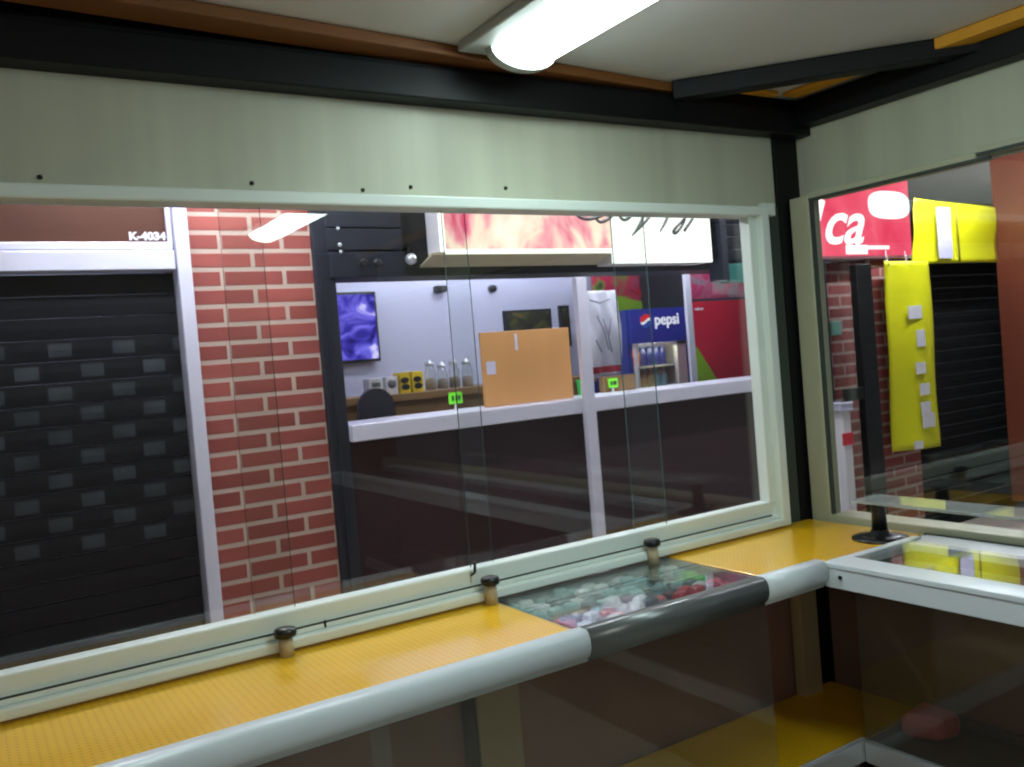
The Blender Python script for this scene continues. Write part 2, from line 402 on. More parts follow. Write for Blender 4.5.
# glazed bay with the sweets tray
g = MB().box(1.225, 1.85, YI+.015, YO-.005, CT-.002, CT+.004); g.build('glass_top', M['glass_top'], fc)
MB().box(1.215, 1.86, YI+.01, YO, .895, .902).box(1.215, 1.225, YI+.01, YO, .902, .953).box(1.85, 1.86, YI+.01, YO, .902, .953).box(1.215, 1.86, YO-.008, YO, .902, .953).build('tray', M['alu_d'], fc)
# lower shelf, stiles, doors
MB().box(XL+.02, 2.64, 1.77, 2.15, .31, .342).build('lower_shelf', M['brown'], fc)
MB().box(XL+.02, 2.288, 1.745, 1.768, .30, .365, .004).build('bottom_rail', M['alu'], fc)
for x0, x1, m in ((1.133, 1.268, 'beige_post'), (2.44, 2.53, 'beige_post')):
    MB().box(x0, x1, 2.105, 2.15, .342, .933, .004).build('stile', M[m], fc)
MB().box(1.105, 1.132, 2.115, 2.15, .342, .933).build('stile', M['ink'], fc)
MB().box(-.55, .72, 1.735, 1.740, .36, .90).build('glass_door', M['door_glass'], fc)
MB().box(.68, 1.89, 1.748, 1.753, .36, .90).build('glass_door', M['door_glass'], fc)
MB().box(XL+.02, 2.27, 1.77, 2.14, 0, .305).build('plinth', M['brown'], fc)

def matting(x0, x1, y0, y1, z, name_label, seedless=True):
    o = MB().box(x0, x1, y0, y1, z-.003, z+.003, .0015, seg=1).build('yellow_mat', M['mat'], None, (x0, y0, z))
    tag(o, name_label, 'mat'); return o
matting(XL+.03, 1.212, YI+.012, YO, CT, 'long dotted yellow mat on the counter left of the sweets tray')
matting(1.862, 2.56, YI+.012, YO+.004, CT, 'dotted yellow mat on the counter top in the corner by the dark post')
matting(XL+.03, 2.62, 1.772, 2.145, .347, 'yellow mat on the low shelf inside the counter')

# right-hand showcase
rc = thing('glass_showcase', (2.35, .6, 0), 'glass-topped showcase with wide aluminium edge below the right window', 'showcase')
YE = 1.69
b = MB(); b.box(2.065, 2.085, YB+.3, YE-.005, .895, .966, .003); b.box(2.062, 2.16, YB+.3, YE-.005, .952, .968, .003)
b.build('edge_rail', M['alu_w'], rc)
MB().box(2.085, 2.50, YE-.03, YE-.003, .93, .966, .003).build('end_rail', M['alu_w'], rc)
MB().box(2.43, 2.565, YB+.3, YE-.005, .935, .958, .003).build('back_rail', M['alu_w'], rc)
MB().box(2.155, 2.445, YB+.3, YE-.025, .957, .963).build('glass_top', M['glass_top'], rc)
MB().box(2.16, 2.43, YB+.3, YE-.03, .90, .906).build('under_shelf', M['grey_mat'], rc)
MB().box(2.29, 2.64, 1.752, 1.758, .36, .93).build('glass_side', M['glass_case'], rc)
MB().box(2.275, 2.28, YB+.3, 1.745, .36, .92).build('glass_door', M['door_glass'], rc)
MB().box(2.262, 2.288, YB+.3, 1.742, .30, .365, .004).build('bottom_rail', M['alu'], rc)
MB().box(2.60, 2.64, YB+.3, 1.75, .335, .362, .003).build('rear_rail', M['alu_d'], rc)
MB().box(2.29, 2.62, YB+.3, 1.75, .31, .338).build('floor_panel', M['grey_mat'], rc)
MB().box(2.30, 2.64, YB+.3, 1.74, 0, .308).build('plinth', M['brown'], rc)
MB().lathe([(.006, 0), (.006, .006), (.003, .008)], (2.061, 1.63, .93), 10, axis='x').build('screw', M['ink'], rc)

# pinkish packet in the showcase
pk = MB(); pk.box(2.42, 2.56, 1.60, 1.73, .338, .42, .03, seg=3)
for v in pk.bm.verts: v.co += Vector((.008*math.sin(40*v.co.y), .006*math.sin(50*v.co.x), .008*math.sin(33*v.co.x+21*v.co.y)))
tag(pk.build('snack_packet', M['pink'], None, (2.49, 1.66, .338)), 'crumpled pink packet lying on the floor of the right showcase', 'packet')

# pegs standing by the window where panes meet
def peg(px, py, label):
    p = at(px, py, 2.088)
    t = thing('counter_peg', (p.x, 2.088, .958), label, 'peg', 'capped pegs along the sill')
    h = max(.05, p.z-.958)
    MB().lathe([(.018, 0), (.016, h-.012), (.015, h-.012)], (p.x, 2.088, .958), 16).build('stem', M['peg_stem'], t)
    c = MB().lathe([(.014, h-.014), (.025, h-.010), (.027, h), (.024, h+.008), (.010, h+.012)], (p.x, 2.088, .958), 20).build('cap', M['black'], t)
peg(285, 632, 'small black-capped peg on the sill in front of the brick pillar')
peg(490, 580, 'small black-capped peg at the left end of the sweets tray')
peg(652, 542, 'small black-capped peg at the right end of the sweets tray')

# riser shelf on a short black pillar
rs = thing('riser_shelf', (2.435, 1.76, .958), 'narrow raised shelf on a round-based black stand before the right window', 'shelf')
MB().lathe([(.085, 0), (.085, .006), (.06, .012), (.03, .018), (.026, .03)], (2.435, 1.76, .958), 28).build('base', M['black'], rs)
MB().lathe([(.024, .02), (.021, .10), (.024, .118)], (2.435, 1.76, .958), 20).build('pole', M['black'], rs)
MB().box(2.37, 2.50, .9, 1.81, 1.077, 1.087, .002).build('shelf_plate', M['plate'], rs)

# sweets under the glass
PK = {'red': ((190, 40, 52), 'red'), 'white': ((226, 230, 230), 'white'), 'aqua': ((130, 178, 178), 'pale aqua'), 'blue': ((44, 56, 110), 'dark blue'),
      'brown': ((84, 44, 42), 'brown'), 'pink': ((214, 120, 124), 'pink'), 'green': ((90, 190, 90), 'green'), 'grey': ((96, 110, 112), 'grey')}
pm = {k: pbr('sweet_'+k, v[0], .25, var=.35, nscale=(60, 60, 60), coat=.4) for k, v in PK.items()}
def packet_mesh(k):
    b = MB(); b.box(-.027, .027, -.02, .02, 0, .026, .009, seg=2)
    b.box(-.038, -.025, -.018, .018, .009, .013); b.box(.025, .038, -.018, .018, .009, .013)
    return b
protos = {}
random.seed(11)
for j in range(9):
    for i in range(11):
        x = 1.258+i*.0558+random.uniform(-.008, .008); y = 1.738+j*.0452+random.uniform(-.006, .006)
        f = j/8
        if f > .6: k = random.choice(['aqua', 'grey', 'white', 'grey', 'aqua'] if i > 1 else ['blue', 'aqua', 'white'])
        elif f > .4: k = random.choice(['aqua', 'white', 'grey', 'brown'] if i > 1 else ['blue', 'brown', 'blue'])
        elif f > .2: k = random.choice(['brown', 'brown', 'red', 'grey', 'pink', 'white'])
        else: k = random.choice(['red', 'white', 'pink', 'brown', 'red', 'white'])
        if i == 10 and j in (4, 5): k = 'green'
        if k not in protos:
            o = packet_mesh(k).build('sweet_packet', pm[k]); protos[k] = o
        else:
            o = protos[k].copy(); COL.objects.link(o)
        o.location = (x, y, .9025 + random.uniform(0, .002)); o.rotation_euler = (0, 0, random.uniform(-.5, .5)); o.scale = (.8, .85, random.uniform(.95, 1.75))
        tag(o, 'small %s packet among the jumble under the counter glass' % PK[k][1], 'packet', '%s packets under the counter glass' % PK[k][1])

# ceiling lamp
cl = thing('ceiling_lamp', (1.4, 1.4, 2.455), 'long white fluorescent lamp glowing on the kiosk ceiling', 'lamp')
MB().box(1.19, 1.475, .72, 2.02, 2.43, 2.4545, .006).build('housing', M['lamphouse'], cl)
pr = [(1.262, 2.431)]
for k in range(13):
    a = PI - k*PI/12
    pr.append((1.35+.088*math.cos(a), 2.428-.045*math.sin(a)))
pr.append((1.438, 2.431))
MB().prism(pr, 'y', .76, 1.945, smooth=True).build('diffuser', M['lampskin'], cl)
pr2 = [(1.247, 2.431)]
for k in range(13):
    a = PI - k*PI/12
    pr2.append((1.35+.103*math.cos(a), 2.427-.05*math.sin(a)))
pr2.append((1.453, 2.431))
for ya, yb in ((.735, .76), (1.945, 1.975)):
    MB().prism(pr2, 'y', ya, yb).build('end_cap', M['lamphouse'], cl)

bl_ = thing('ceiling_lamp', (1.56, -.05, 2.455), 'second fluorescent lamp on the kiosk ceiling behind the viewer', 'lamp')
MB().box(1.42, 1.70, -.68, .58, 2.43, 2.4545, .006).build('housing', M['lamphouse'], bl_)
MB().prism([(1.56+.09*math.cos(PI-k*PI/12), 2.429-.045*math.sin(k*PI/12)) for k in range(13)], 'y', -.62, .52, smooth=True).build('diffuser', M['lampskin'], bl_)

wl_ = thing('fill_lamp', (-1.2, YB, 2.1), 'added fill lamp on the kiosk back wall behind the viewer', 'lamp')  # unseen lamp added to brighten the panels and shelf under the counter
MB().box(-1.68, -.72, YB, YB+.03, 2.03, 2.21, .005).build('housing', M['lamphouse'], wl_)
MB().prism([(YB+.03+.05*math.sin(k*PI/12), 2.12+.07*math.cos(k*PI/12)) for k in range(13)], 'x', -1.65, -.75, smooth=True).build('diffuser', emis('fill_lamp_skin', (250, 250, 244), 30), wl_)

# ================================================================== OUTSIDE: the shops across the passage
F = 4.0
struct(MB().box(-4, 12, 2.45, 8.5, 3.05, 3.1).build('ceiling_passage', pbr('passage_ceiling', (232, 230, 216), .6)))
# passage lamps above head height
for i, (x, lab) in enumerate(((.9, 'tube lamp on the passage ceiling opposite the brick pillar'), (3.4, 'tube lamp on the passage ceiling before the lit sign'), (6.2, 'tube lamp on the passage ceiling before the yellow banner'), (9.0, 'added tube lamp on the passage ceiling beyond the rust column'))):  # last lamp is added, out of view, to brighten the far ceiling
    t = thing('passage_lamp', (x, 3.52, 3.04), lab, 'lamp', 'tube lamps over the passage')
    MB().box(x-.62, x+.62, 3.48, 3.56, 2.92, 2.96, .005).box(x-.5, x-.47, 3.51, 3.53, 2.96, 3.05).box(x+.47, x+.5, 3.51, 3.53, 2.96, 3.05).build('housing', M['lamphouse'], t)
    MB().lathe([(.02, -.6), (.02, .6)], (x, 3.52, 2.885), 12, axis='x').build('tube', M['aislelamp'], t)
# brick pillar
x0, x1 = at(203, 420, F).x, at(326, 420, F).x
bp_ = MB().box(x0, x1, F, F+.5, 0, 3.05).build('wall_passage', M['brick'], None, (x0-.14, F, 0))
struct(bp_)
# left shop: aluminium frame, lintel, brown fascia, roller shutter
xa = at(190, 420, F).x
sf = thing('aluminium_shopfront', (.2, F, 0), 'pale aluminium frame around the dark shutter left of the brick pillar', 'shopfront')
MB().box(xa-.005, x0-.001, F-.06, F+.05, 0, 2.6, .006).box(xa-.03, xa-.008, F-.03, F+.05, 2.23, 2.6, .003).build('jamb', M['alu_l'], sf)
z0, z1, z2 = at(100, 272, F).z, at(100, 252, F).z, at(100, 243, F).z
MB().box(-2.6, xa-.01, F-.05, F+.05, z0, z1, .005).box(-2.6, xa-.01, F-.03, F+.05, z1+.006, z2, .004).build('lintel', M['alu_l'], sf)
MB().box(-2.6, xa-.03, F-.01, F+.04, z2, 2.62).build('fascia', M['maroon'], sf)
front_text('lettering', 'K-4034', .045, M['white'], at(147, 238, F).x, F-.012, at(147, 237, F).z, sf, sx=1.1, offset=.002)
sh = thing('roller_shutter', (.2, F+.02, 0), 'dark slatted roller shutter with small clear slots behind the aluminium frame', 'shutter')
b = MB(); pitch = .088; z = 0; k = 0
while z < z0-.01:
    b.prism([(F+.03, z), (F+.0145, z+.003), (F+.013, z+pitch*.5), (F+.0145, z+pitch-.004), (F+.03, z+pitch-.001)], 'x', -2.6, xa-.012)
    z += pitch; k += 1
b.build('curtain', M['slot'], sh)
for zz in (.05,):
    MB().box(-2.6, xa-.012, F-.004, F+.03, 0, .08, .004).build('bottom_bar', M['shutter'], sh)

# bar across the passage -----------------------------------------------------------------
xp0, xp1 = at(322, 400, F).x, at(345, 400, F).x
struct(MB().box(x1+.002, xp1, F-.02, F+.25, 0, 2.62, .006).box(xp1-.06, xp1-.05, F-.03, F-.02, 0, 2.05).build('trim_9', M['navy']))
sb = thing('shutter_box', (1.75, F, 2.05), 'dark blue-grey panelled box above the screen beside the brick pillar', 'shutter box')
xs = at(400, 250, F).x
b = MB()
for za, zb in ((at(500, 279, F+.2).z, 2.19), (2.197, 2.30), (2.306, 2.42), (2.426, 2.62)):
    b.box(xp1-.03, xs, F-.035, F+.2, za, zb, .004)
b.build('panels', M['navy'], sb)
for px, py in ((361, 264), (375, 264)):
    p = at(px, py, F)
    MB().lathe([(.012, -.044), (.02, -.042), (.022, -.036)], (p.x, F, p.z), 14, axis='y').box(p.x-.009, p.x+.009, F-.043, F-.036, p.z-.05, p.z).build('keyhole', M['ink'], sb)
for px, py in ((335, 230), (337, 246), (338, 253)):
    p = at(px, py, F)
    MB().lathe([(.003, -.044), (.009, -.041), (.010, -.036)], (p.x, F, p.z), 12, axis='y').build('rivet', M['alu'], sb)
# black fascia above the opening
struct(MB().box(xs, 5.02, F+.06, F+.3, at(500, 279, F+.3).z, 2.62).build('trim_10', M['ink']))
# lit sign: food picture + white panel with script
xl, xm, xr = at(441, 240, F-.1).x, at(612, 240, F-.1).x, at(711, 240, F-.1).x
ls = thing('lightbox_sign', ((xl+xr)/2, F-.02, 2.15), 'long lit sign with food picture and black script hung over the bar', 'sign')
zb1, zb2 = at(520, 251, F-.1).z, at(700, 262, F-.1).z
zt = zb2+.62
MB().box(xl, xm, F-.085, F+.05, zb1, zt).box(xm, xr, F-.085, F+.05, zb2, zt).build('casing', M['white'], ls)
MB().box(xl+.025, xm, F-.1, F-.086, zb1+.012, zt-.02).build('picture_panel', M['lightpic'], ls)
MB().box(xm+.002, xr, F-.1, F-.086, zb2, zt-.02).box(xl, xl+.024, F-.1, F-.086, zb1, zt).box(xl+.025, xm, F-.1, F-.086, zb1-.012, zb1+.011).build('white_panel', M['lightwhite'], ls)
def P2(px, py): q = at(px, py, F-.104); return (q.x, F-.104, q.z)
sc = MB()
strokes = [[(572, 205), (578, 216), (590, 219), (606, 213), (612, 200)], [(614, 206), (622, 219), (630, 217), (640, 202)],
           [(650, 196), (641, 222), (632, 236)], [(634, 234), (650, 216), (656, 200)],
           [(672, 198), (667, 218), (660, 232)], [(592, 212), (600, 222), (612, 216), (618, 206)], [(674, 200), (679, 213), (686, 198)], [(690, 200), (684, 222), (676, 233), (674, 230), (684, 219), (696, 204)],
           [(700, 198), (694, 216), (684, 231), (690, 222), (702, 204)]]
for s in strokes:
    pts = [Vector(P2(*q)) for q in s]; out = []
    for i in range(len(pts)-1):
        p0, p1, p2, p3 = pts[max(i-1, 0)], pts[i], pts[i+1], pts[min(i+2, len(pts)-1)]
        for t_ in range(5):
            t = t_/5
            out.append(.5*((2*p1)+(-p0+p2)*t+(2*p0-5*p1+4*p2-p3)*t*t+(-p0+3*p1-3*p2+p3)*t**3))
    out.append(pts[-1]); n = len(out)
    sc.tube(out, [.004+.006*math.sin(PI*i/(n-1)) for i in range(n)], 8)
sc.build('script_lettering', M['ink'], ls)
so = MB()
y0_, y1_ = F-.1, F+.28
xa2 = at(424, 258, F).x
for i in range(12):
    pass
so.prism([(F-.09, zb1-.004), (F-.09, zb1-.016), (F+.05, zb1-.06), (F+.05, zb1-.05)], 'x', xa2, xm-.002)
so.build('soffit', M['soffit'], ls)
# spotlight at the sign's left end
p = at(411, 259, F-.05)
sp_ = thing('spotlight', (p.x, F-.05, p.z), 'small silver ball spotlight at the left end of the lit sign', 'spotlight')
MB().lathe([(.003, -.034), (.017, -.030), (.027, -.011), (.027, .011), (.015, .027), (.005, .032)], (p.x, F-.05, p.z), 18, axis='y').build('head', M['alu'], sp_)
MB().tube([(p.x, F-.02, p.z+.02), (p.x+.01, F+.0, p.z+.06), (p.x+.01, F+.06, p.z+.06)], .008, 8).build('arm', M['black'], sp_)

# opening: ledge, front panel, mullion
zl0, zl1 = at(460, 428, F).z, at(460, 412, F).z
xe = 5.0
bc = thing('bar_counter', (3.1, F, 0), 'dark maroon bar front with white ledge across the passage', 'counter')
MB().box(xp1, xe, F-.06, F+.3, zl0, zl1, .006).build('ledge', M['alu_l'], bc)
MB().box(xp1, xe, F+.0, F+.1, 0, zl0-.001).box(xp1, xe, F-.012, F+.0, 0, .12).build('front_panel', M['shopfront'], bc)
mx0, mx1 = at(570, 340, F).x, at(580, 340, F).x
ml = MB().box(mx0, mx1, F-.1, F-.062, 0, 2.035, .004); tag(ml.build('aluminium_post', M['alu_l'], None, (mx0, F-.08, 0)), 'slender pale aluminium post standing in front of the bar ledge', 'post')
# room behind
YW = 6.0
struct(MB().box(-.5, 5.6, YW, YW+.05, 0, 3.05).build('wall_shop', M['shopwall']))
struct(MB().box(1.2, 1.25, F+.3, YW, 0, 3.05).build('wall_shop_left', M['shopwall']))
t = thing('shop_lamp', (3.2, 5.0, 2.9), 'tube lamp on the ceiling inside the bar', 'lamp')
MB().box(2.3, 4.1, 4.95, 5.05, 2.98, 3.05).build('housing', M['lamphouse'], t)
MB().lathe([(.02, -.85), (.02, .85)], (3.2, 5.0, 2.955), 12, axis='x').build('tube', M['shoplamp'], t)
t = thing('shop_lamp', (3.7, 4.36, 2.4), 'added fill tube hidden behind the black fascia inside the bar', 'lamp')  # hidden lamp added to light the cloth, cooler and posters
MB().box(2.6, 4.8, 4.32, 4.40, 2.36, 2.40).box(2.8, 2.82, 4.35, 4.37, 2.40, 3.05).box(4.58, 4.60, 4.35, 4.37, 2.40, 3.05).build('housing', M['lamphouse'], t)
MB().tube([(2.65, 4.36, 2.335), (4.75, 4.36, 2.335)], .016, 10).build('tube', emis('fascia_fill_tube', (236, 240, 255), 34), t)
# screen on the back wall
x_0, x_1, z_0, z_1 = span(376, 291, 378, 361, YW-.08)
tv = thing('television', (2.3, YW-.05, z_0), 'wall screen showing a blurred violet picture beside the dark pillar', 'television')
MB().box(1.75, x_1, YW-.07, YW-.02, z_0, z_1, .006).build('casing', M['black'], tv)
MB().box(1.77, x_1-.018, YW-.075, YW-.071, z_0+.02, z_1-.02).build('picture', M['tv'], tv)
MB().box(2.05, 2.25, YW-.02, YW, z_0+.15, z_1-.15).build('bracket', M['black'], tv)
# little black fittings on the wall
p = at(438, 289, YW)
s_ = MB().box(p.x-.045, p.x+.045, YW-.07, YW-.0005, p.z-.03, p.z+.02, .01).lathe([(.012, -.09), (.022, -.085), (.022, -.06)], (p.x-.015, YW, p.z-.005), 12, axis='y')
tag(s_.build('wall_speaker', M['black'], None, (p.x, YW, p.z)), 'small black box fixed high on the pale wall right of the screen', 'speaker')
p = at(491, 289, YW)
s_ = MB().lathe([(.008, -.06), (.026, -.05), (.03, -.0005)], (p.x, YW, p.z), 14, axis='y')
tag(s_.build('wall_sensor', M['black'], None, (p.x, YW, p.z)), 'tiny round black sensor on the pale wall above the wooden board', 'sensor')
# dark framed hatches in the wall
M['hatchpic'] = blotch('hatch_view', [(.35, (22, 20, 18)), (.52, (42, 44, 22)), (.62, (80, 84, 30)), (.74, (190, 60, 50))], (7, 7, 7), .5, emit=False)
for (a0, b0, a1, b1, lab) in ((502, 311, 551, 334, 'wide dark picture on the pale wall just above the wooden board'), (557, 306, 569, 332, 'narrow dark picture beside the aluminium post')):
    x_0, x_1, z_0, z_1 = span(a0, b0, a1, b1, YW)
    z_0 -= .12
    t = thing('framed_picture', ((x_0+x_1)/2, YW, z_0), lab, 'picture', 'dark pictures on the bar wall')
    MB().box(x_0, x_1, YW-.03, YW-.0005, z_0, z_1, .004).build('frame', M['navy'], t)
    MB().box(x_0+.03, x_1-.03, YW-.036, YW-.031, z_0+.03, z_1-.02).build('picture', M['hatchpic'], t)
# back counter with jars, boxes
YBK = 5.3
zs = at(430, 391, YBK).z
bk = thing('back_counter', (2.6, YBK+.2, 0), 'brown wooden back counter carrying jars and boxes inside the bar', 'counter')
MB().box(1.3, 4.1, YBK, YBK+.5, zs-.05, zs, .004).build('worktop', M['shelfwood'], bk)
MB().box(1.32, 4.08, YBK+.04, YBK+.46, 0, zs-.051).build('body', M['shelfwood'], bk)
def boxat(name, a0, b0, a1, Y, z, h_px, m, lab, cat, dep=.1, group=None):
    x_0, x_1 = at(a0, b0, Y).x, at(a1, b0, Y).x
    h = h_px/FPX*at((a0+a1)/2, b0, Y).dot(fw)*1.0
    t = thing(name, ((x_0+x_1)/2, Y+dep/2, z), lab, cat, group)
    MB().box(x_0, x_1, Y, Y+dep, z, z+h, .005).build('body', m, t)
    return t, x_0, x_1, h
t, xa_, xb_, h_ = boxat('carton', 369, 385, 383, YBK+.05, zs, 18, M['white'], 'plain white carton on the back counter nearest the screen', 'box', group='white cartons')
MB().box(xa_+.02, xb_-.02, YBK+.046, YBK+.05, zs+h_*.5, zs+h_*.75).build('print', M['alu_d'], t)
t, xa_, xb_, h_ = boxat('carton', 386, 385, 398, YBK+.05, zs, 18, M['white'], 'plain white carton on the back counter next to the yellow packs', 'box', group='white cartons')
MB().lathe([(.012, -.004), (.03, -.003), (.03, .0)], ((xa_+xb_)/2, YBK+.05, zs+h_*.6), 16, axis='y').build('print', M['alu_d'], t)
for a0, a1, lab in ((400, 411, 'left yellow pack with dark ovals on the back counter'), (412.5, 424, 'right yellow pack with dark ovals on the back counter')):
    t, xa_, xb_, h_ = boxat('yellow_pack', a0, 385, a1, YBK+.05, zs, 21, M['ybox'], lab, 'pack', group='yellow packs')
    for fx, fz in ((.5, .3), (.45, .62)):
        ox, oz = xa_+(xb_-xa_)*fx, zs+h_*fz
        MB().prism([(ox+.03*math.cos(k*PI/8), oz+.02*math.sin(k*PI/8)) for k in range(16)], 'y', YBK+.044, YBK+.0495).build('oval', M['ink'], t)
M['jar'] = glass('jar_glass', (.9, .93, .95), .02, .12, haze=.18)
M['jarfill'] = pbr('jar_filling', (132, 110, 92), .6, var=.4, nscale=(40, 40, 40))
for px, h, lab in ((431, .17, 'first glass jar right of the yellow packs'), (443, .15, 'second glass jar right of the yellow packs'), (455, .17, 'glass jar behind the left green price tag'), (468, .16, 'glass jar nearest the wooden board')):
    p = at(px, 385, YBK+.12)
    t = thing('glass_jar', (p.x, YBK+.12, zs), lab, 'jar', 'glass jars on the back counter')
    MB().lathe([(.034, 0), (.041, .01), (.041, h*.7), (.028, h*.88), (.028, h)], (p.x, YBK+.12, zs+.001), 18).build('body', M['jar'], t)
    MB().lathe([(.032, .006), (.037, .012), (.036, h*.42), (.016, h*.48)], (p.x, YBK+.12, zs+.001), 14).build('filling', M['jarfill'], t)
    MB().lathe([(.032, h), (.032, h+.018), (.012, h+.022), (.012, h+.04)], (p.x, YBK+.12, zs+.001), 16).build('lid', M['alu'], t)
# chair back
p = at(378, 425, F+.55); q = at(378, 388, F+.55)
ch = thing('bar_chair', (p.x, F+.55, 0), 'dark grey round-backed chair showing above the bar ledge', 'chair')
prof = []
w_ = at(396, 410, F+.55).x-at(361, 410, F+.55).x
zz0, zz1 = p.z-.35, q.z
pts = [(p.x-w_/2, zz0)]
for k in range(13):
    a = PI-k*PI/12
    pts.append((p.x+w_/2*math.cos(a), zz1-w_*.55+w_*.55*math.sin(a)))
pts.append((p.x+w_/2, zz0))
MB().prism(pts, 'y', F+.53, F+.58, smooth=True).build('backrest', pbr('chair_grey', (64, 66, 78), .6), ch)
MB().box(p.x-.2, p.x+.2, F+.55, F+.95, zz0-.06, zz0, .02).build('seat', M['black'], ch)
for sx in (-1, 1):
    for yy in (F+.58, F+.92):
        MB().tube([(p.x+sx*.17, yy, zz0-.06), (p.x+sx*.19, yy, 0)], .013, 8).build('leg', M['alu'], ch)
# plywood board on the ledge
x_0, x_1, z_0, z_1 = span(478, 333, 573, 412, F+.12)
bd = thing('wooden_board', ((x_0+x_1)/2, F+.1, zl1), 'upright plywood board standing on the bar ledge beside the post', 'board')
MB().box(x_0, x_1, F+.10, F+.12, zl1+.001, z_1, .003).build('panel', M['wood'], bd)
for a0, b0, a1, b1 in ((486, 362, 496, 374), (514, 334, 518, 350)):
    q0, q1, q2, q3 = span(a0, b0, a1, b1, F+.1)
    MB().box(q0, q1, F+.098, F+.0995, q2, q3).build('tape', M['lilac'], bd)
# price tags and cup
def tagcard(px, py, w, h, Y, lab, zlow):
    p = at(px, py, Y)
    t = thing('price_tag', (p.x, Y, zlow), lab, 'price tag', 'neon green price tags')
    MB().box(p.x-w/2, p.x+w/2, Y-.003, Y+.003, p.z-h/2, p.z+h/2, .001, seg=1).build('card', M['neon'], t)
    MB().box(p.x-.008, p.x+.008, Y+.0035, Y+.006, zlow, p.z).build('holder', M['white'], t)
    for dx in (-.22, .05, .25):
        MB().box(p.x+dx*w-.006, p.x+dx*w+.006, Y-.0045, Y-.0032, p.z-h*.22, p.z+h*.22).build('mark', M['ink'], t)
tagcard(455.5, 398, .082, .062, F+.2, 'neon green price tag on the ledge left of the wooden board', zl1)
tagcard(613, 383, .07, .056, F+.2, 'neon green price tag beside the green cup', zl1)
x_0, x_1, z_0, z_1 = span(584, 380, 597, 403, F+.15)
cup = thing('plastic_cup', ((x_0+x_1)/2, F+.2, zl1), 'bright green plastic cup on the ledge below the white cloth', 'cup')
MB().lathe([(.036, 0), (.042, .01), (.05, z_1-zl1-.008), (.053, z_1-zl1), (.047, z_1-zl1), (.036, .02)], ((x_0+x_1)/2, F+.2, zl1+.001), 20).build('body', M['green'], cup)
# little brown tray behind the cup
x_0, x_1, z_0, z_1 = span(600, 377, 634, 400, F+.25)
b = MB().box(x_0, x_1, F+.22, F+.27, zl1+.001, z_1, .006).box(x_0+.05, x_1, F+.27, F+.295, zl1+.001, z_1-.03, .006)
tag(b.build('wooden_crate', M['shelfwood'], None, ((x_0+x_1)/2, F+.25, zl1)), 'low brown crate on the ledge beside the green cup', 'crate')
# white hanging cloth with red band
YC = F+.55
tl, trr, bl, brr = at(580, 291, YC), at(615, 290, YC), at(587, 378, YC), at(622, 374, YC)
b = MB(); nx, nz = 18, 26; grid = []
for i in range(nz+1):
    row = []
    v = i/nz
    for j in range(nx+1):
        u = j/nx
        pnt = tl.lerp(trr, u).lerp(bl.lerp(brr, u), v)
        dy = .018*math.sin(u*9+v*4)+.012*math.sin(u*17-v*7)+.02*math.sin(v*5+u*3)
        row.append(b.bm.verts.new((pnt.x, YC+dy, pnt.z)))
    grid.append(row)
for i in range(nz):
    for j in range(nx):
        f = b.bm.faces.new((grid[i][j], grid[i][j+1], grid[i+1][j+1], grid[i+1][j])); f.smooth = True
        if nz*.86 <= i < nz*.93: f.material_index = 1
cw = b.build('hanging_cloth', [M['cloth'], M['redband']], None, (tl.x, YC, tl.z))
md = cw.modifiers.new('thick', 'SOLIDIFY'); md.thickness = .006
tag(cw, 'white printed cloth with a red band hanging right of the aluminium post', 'cloth')
M['print'] = pbr('grey_print', (160, 162, 176), .7)
for s in ([(597, 316), (604, 330), (609, 350)], [(603, 318), (608, 334), (612, 352)], [(596, 340), (602, 352)], [(611, 318), (609, 336)], [(590, 300), (600, 303), (610, 299)]):
    MB().tube([at(px, py, YC-.05) for px, py in s], .006, 6).build('print_stroke', M['print'], T(cw, (tl.x, YC, tl.z)))
# drinks cooler
YCO = 5.0
x_0, x_1, z_0, z_1 = span(625, 310, 690, 345, YCO)
xw = x_1
dc = thing('drinks_cooler', ((x_0+x_1)/2, YCO+.3, 0), 'tall drinks cooler with blue header and lit door inside the bar', 'cooler')
zh = at(658, 342, YCO).z
MB().box(x_0, x_0+.04, YCO, YCO+.6, 0, z_1).box(x_1-.04, x_1, YCO, YCO+.6, 0, z_1).box(x_0, x_1, YCO+.56, YCO+.6, 0, z_1).box(x_0, x_1, YCO, YCO+.6, 0, .25).box(x_0+.04, x_1-.04, YCO+.03, YCO+.6, zh, z_1).build('cabinet', M['blue'], dc)
hd = MB().box(x_0+.02, x_1, YCO-.03, YCO+.02, zh, z_1, .004).build('header', M['bluelit'], dc)
xc = at(661, 321, YCO).x
p = at(667, 320, YCO-.034)
front_text('lettering', 'pepsi', .118, emis('lit_letter', (236, 238, 255), .9), p.x, YCO-.033, p.z+.005, dc, offset=.002)
p = at(645.5, 321, YCO-.034); rr = .052
def sector(z0f, z1f, mname, mat, bulge):
    b = MB(); pts = []
    n = 16
    lo = [];  hi = []
    for i in range(n+1):
        u = -1+2*i/n
        half = math.sqrt(max(0, 1-u*u))
        a0 = max(-half, min(half, z0f+bulge*math.sin(u*2.2))); a1 = max(-half, min(half, z1f+bulge*math.sin(u*2.2)))
        lo.append((p.x+rr*u, p.z+rr*a0)); hi.append((p.x+rr*u, p.z+rr*max(a1, a0+.001)))
    pts = lo+hi[::-1]
    b.prism(pts, 'y', YCO-.04, YCO-.032); return b.build(mname, mat, dc)
sector(.12, 1, 'emblem', emis('emblem_red', (220, 40, 60), .8), .3)
sector(-.22, .115, 'emblem', emis('emblem_white', (245, 245, 255), 1), .3)
sector(-1, -.225, 'emblem', emis('emblem_blue', (50, 80, 180), .7), .3)
x0d, x1d = at(634, 360, YCO).x, at(684, 360, YCO).x
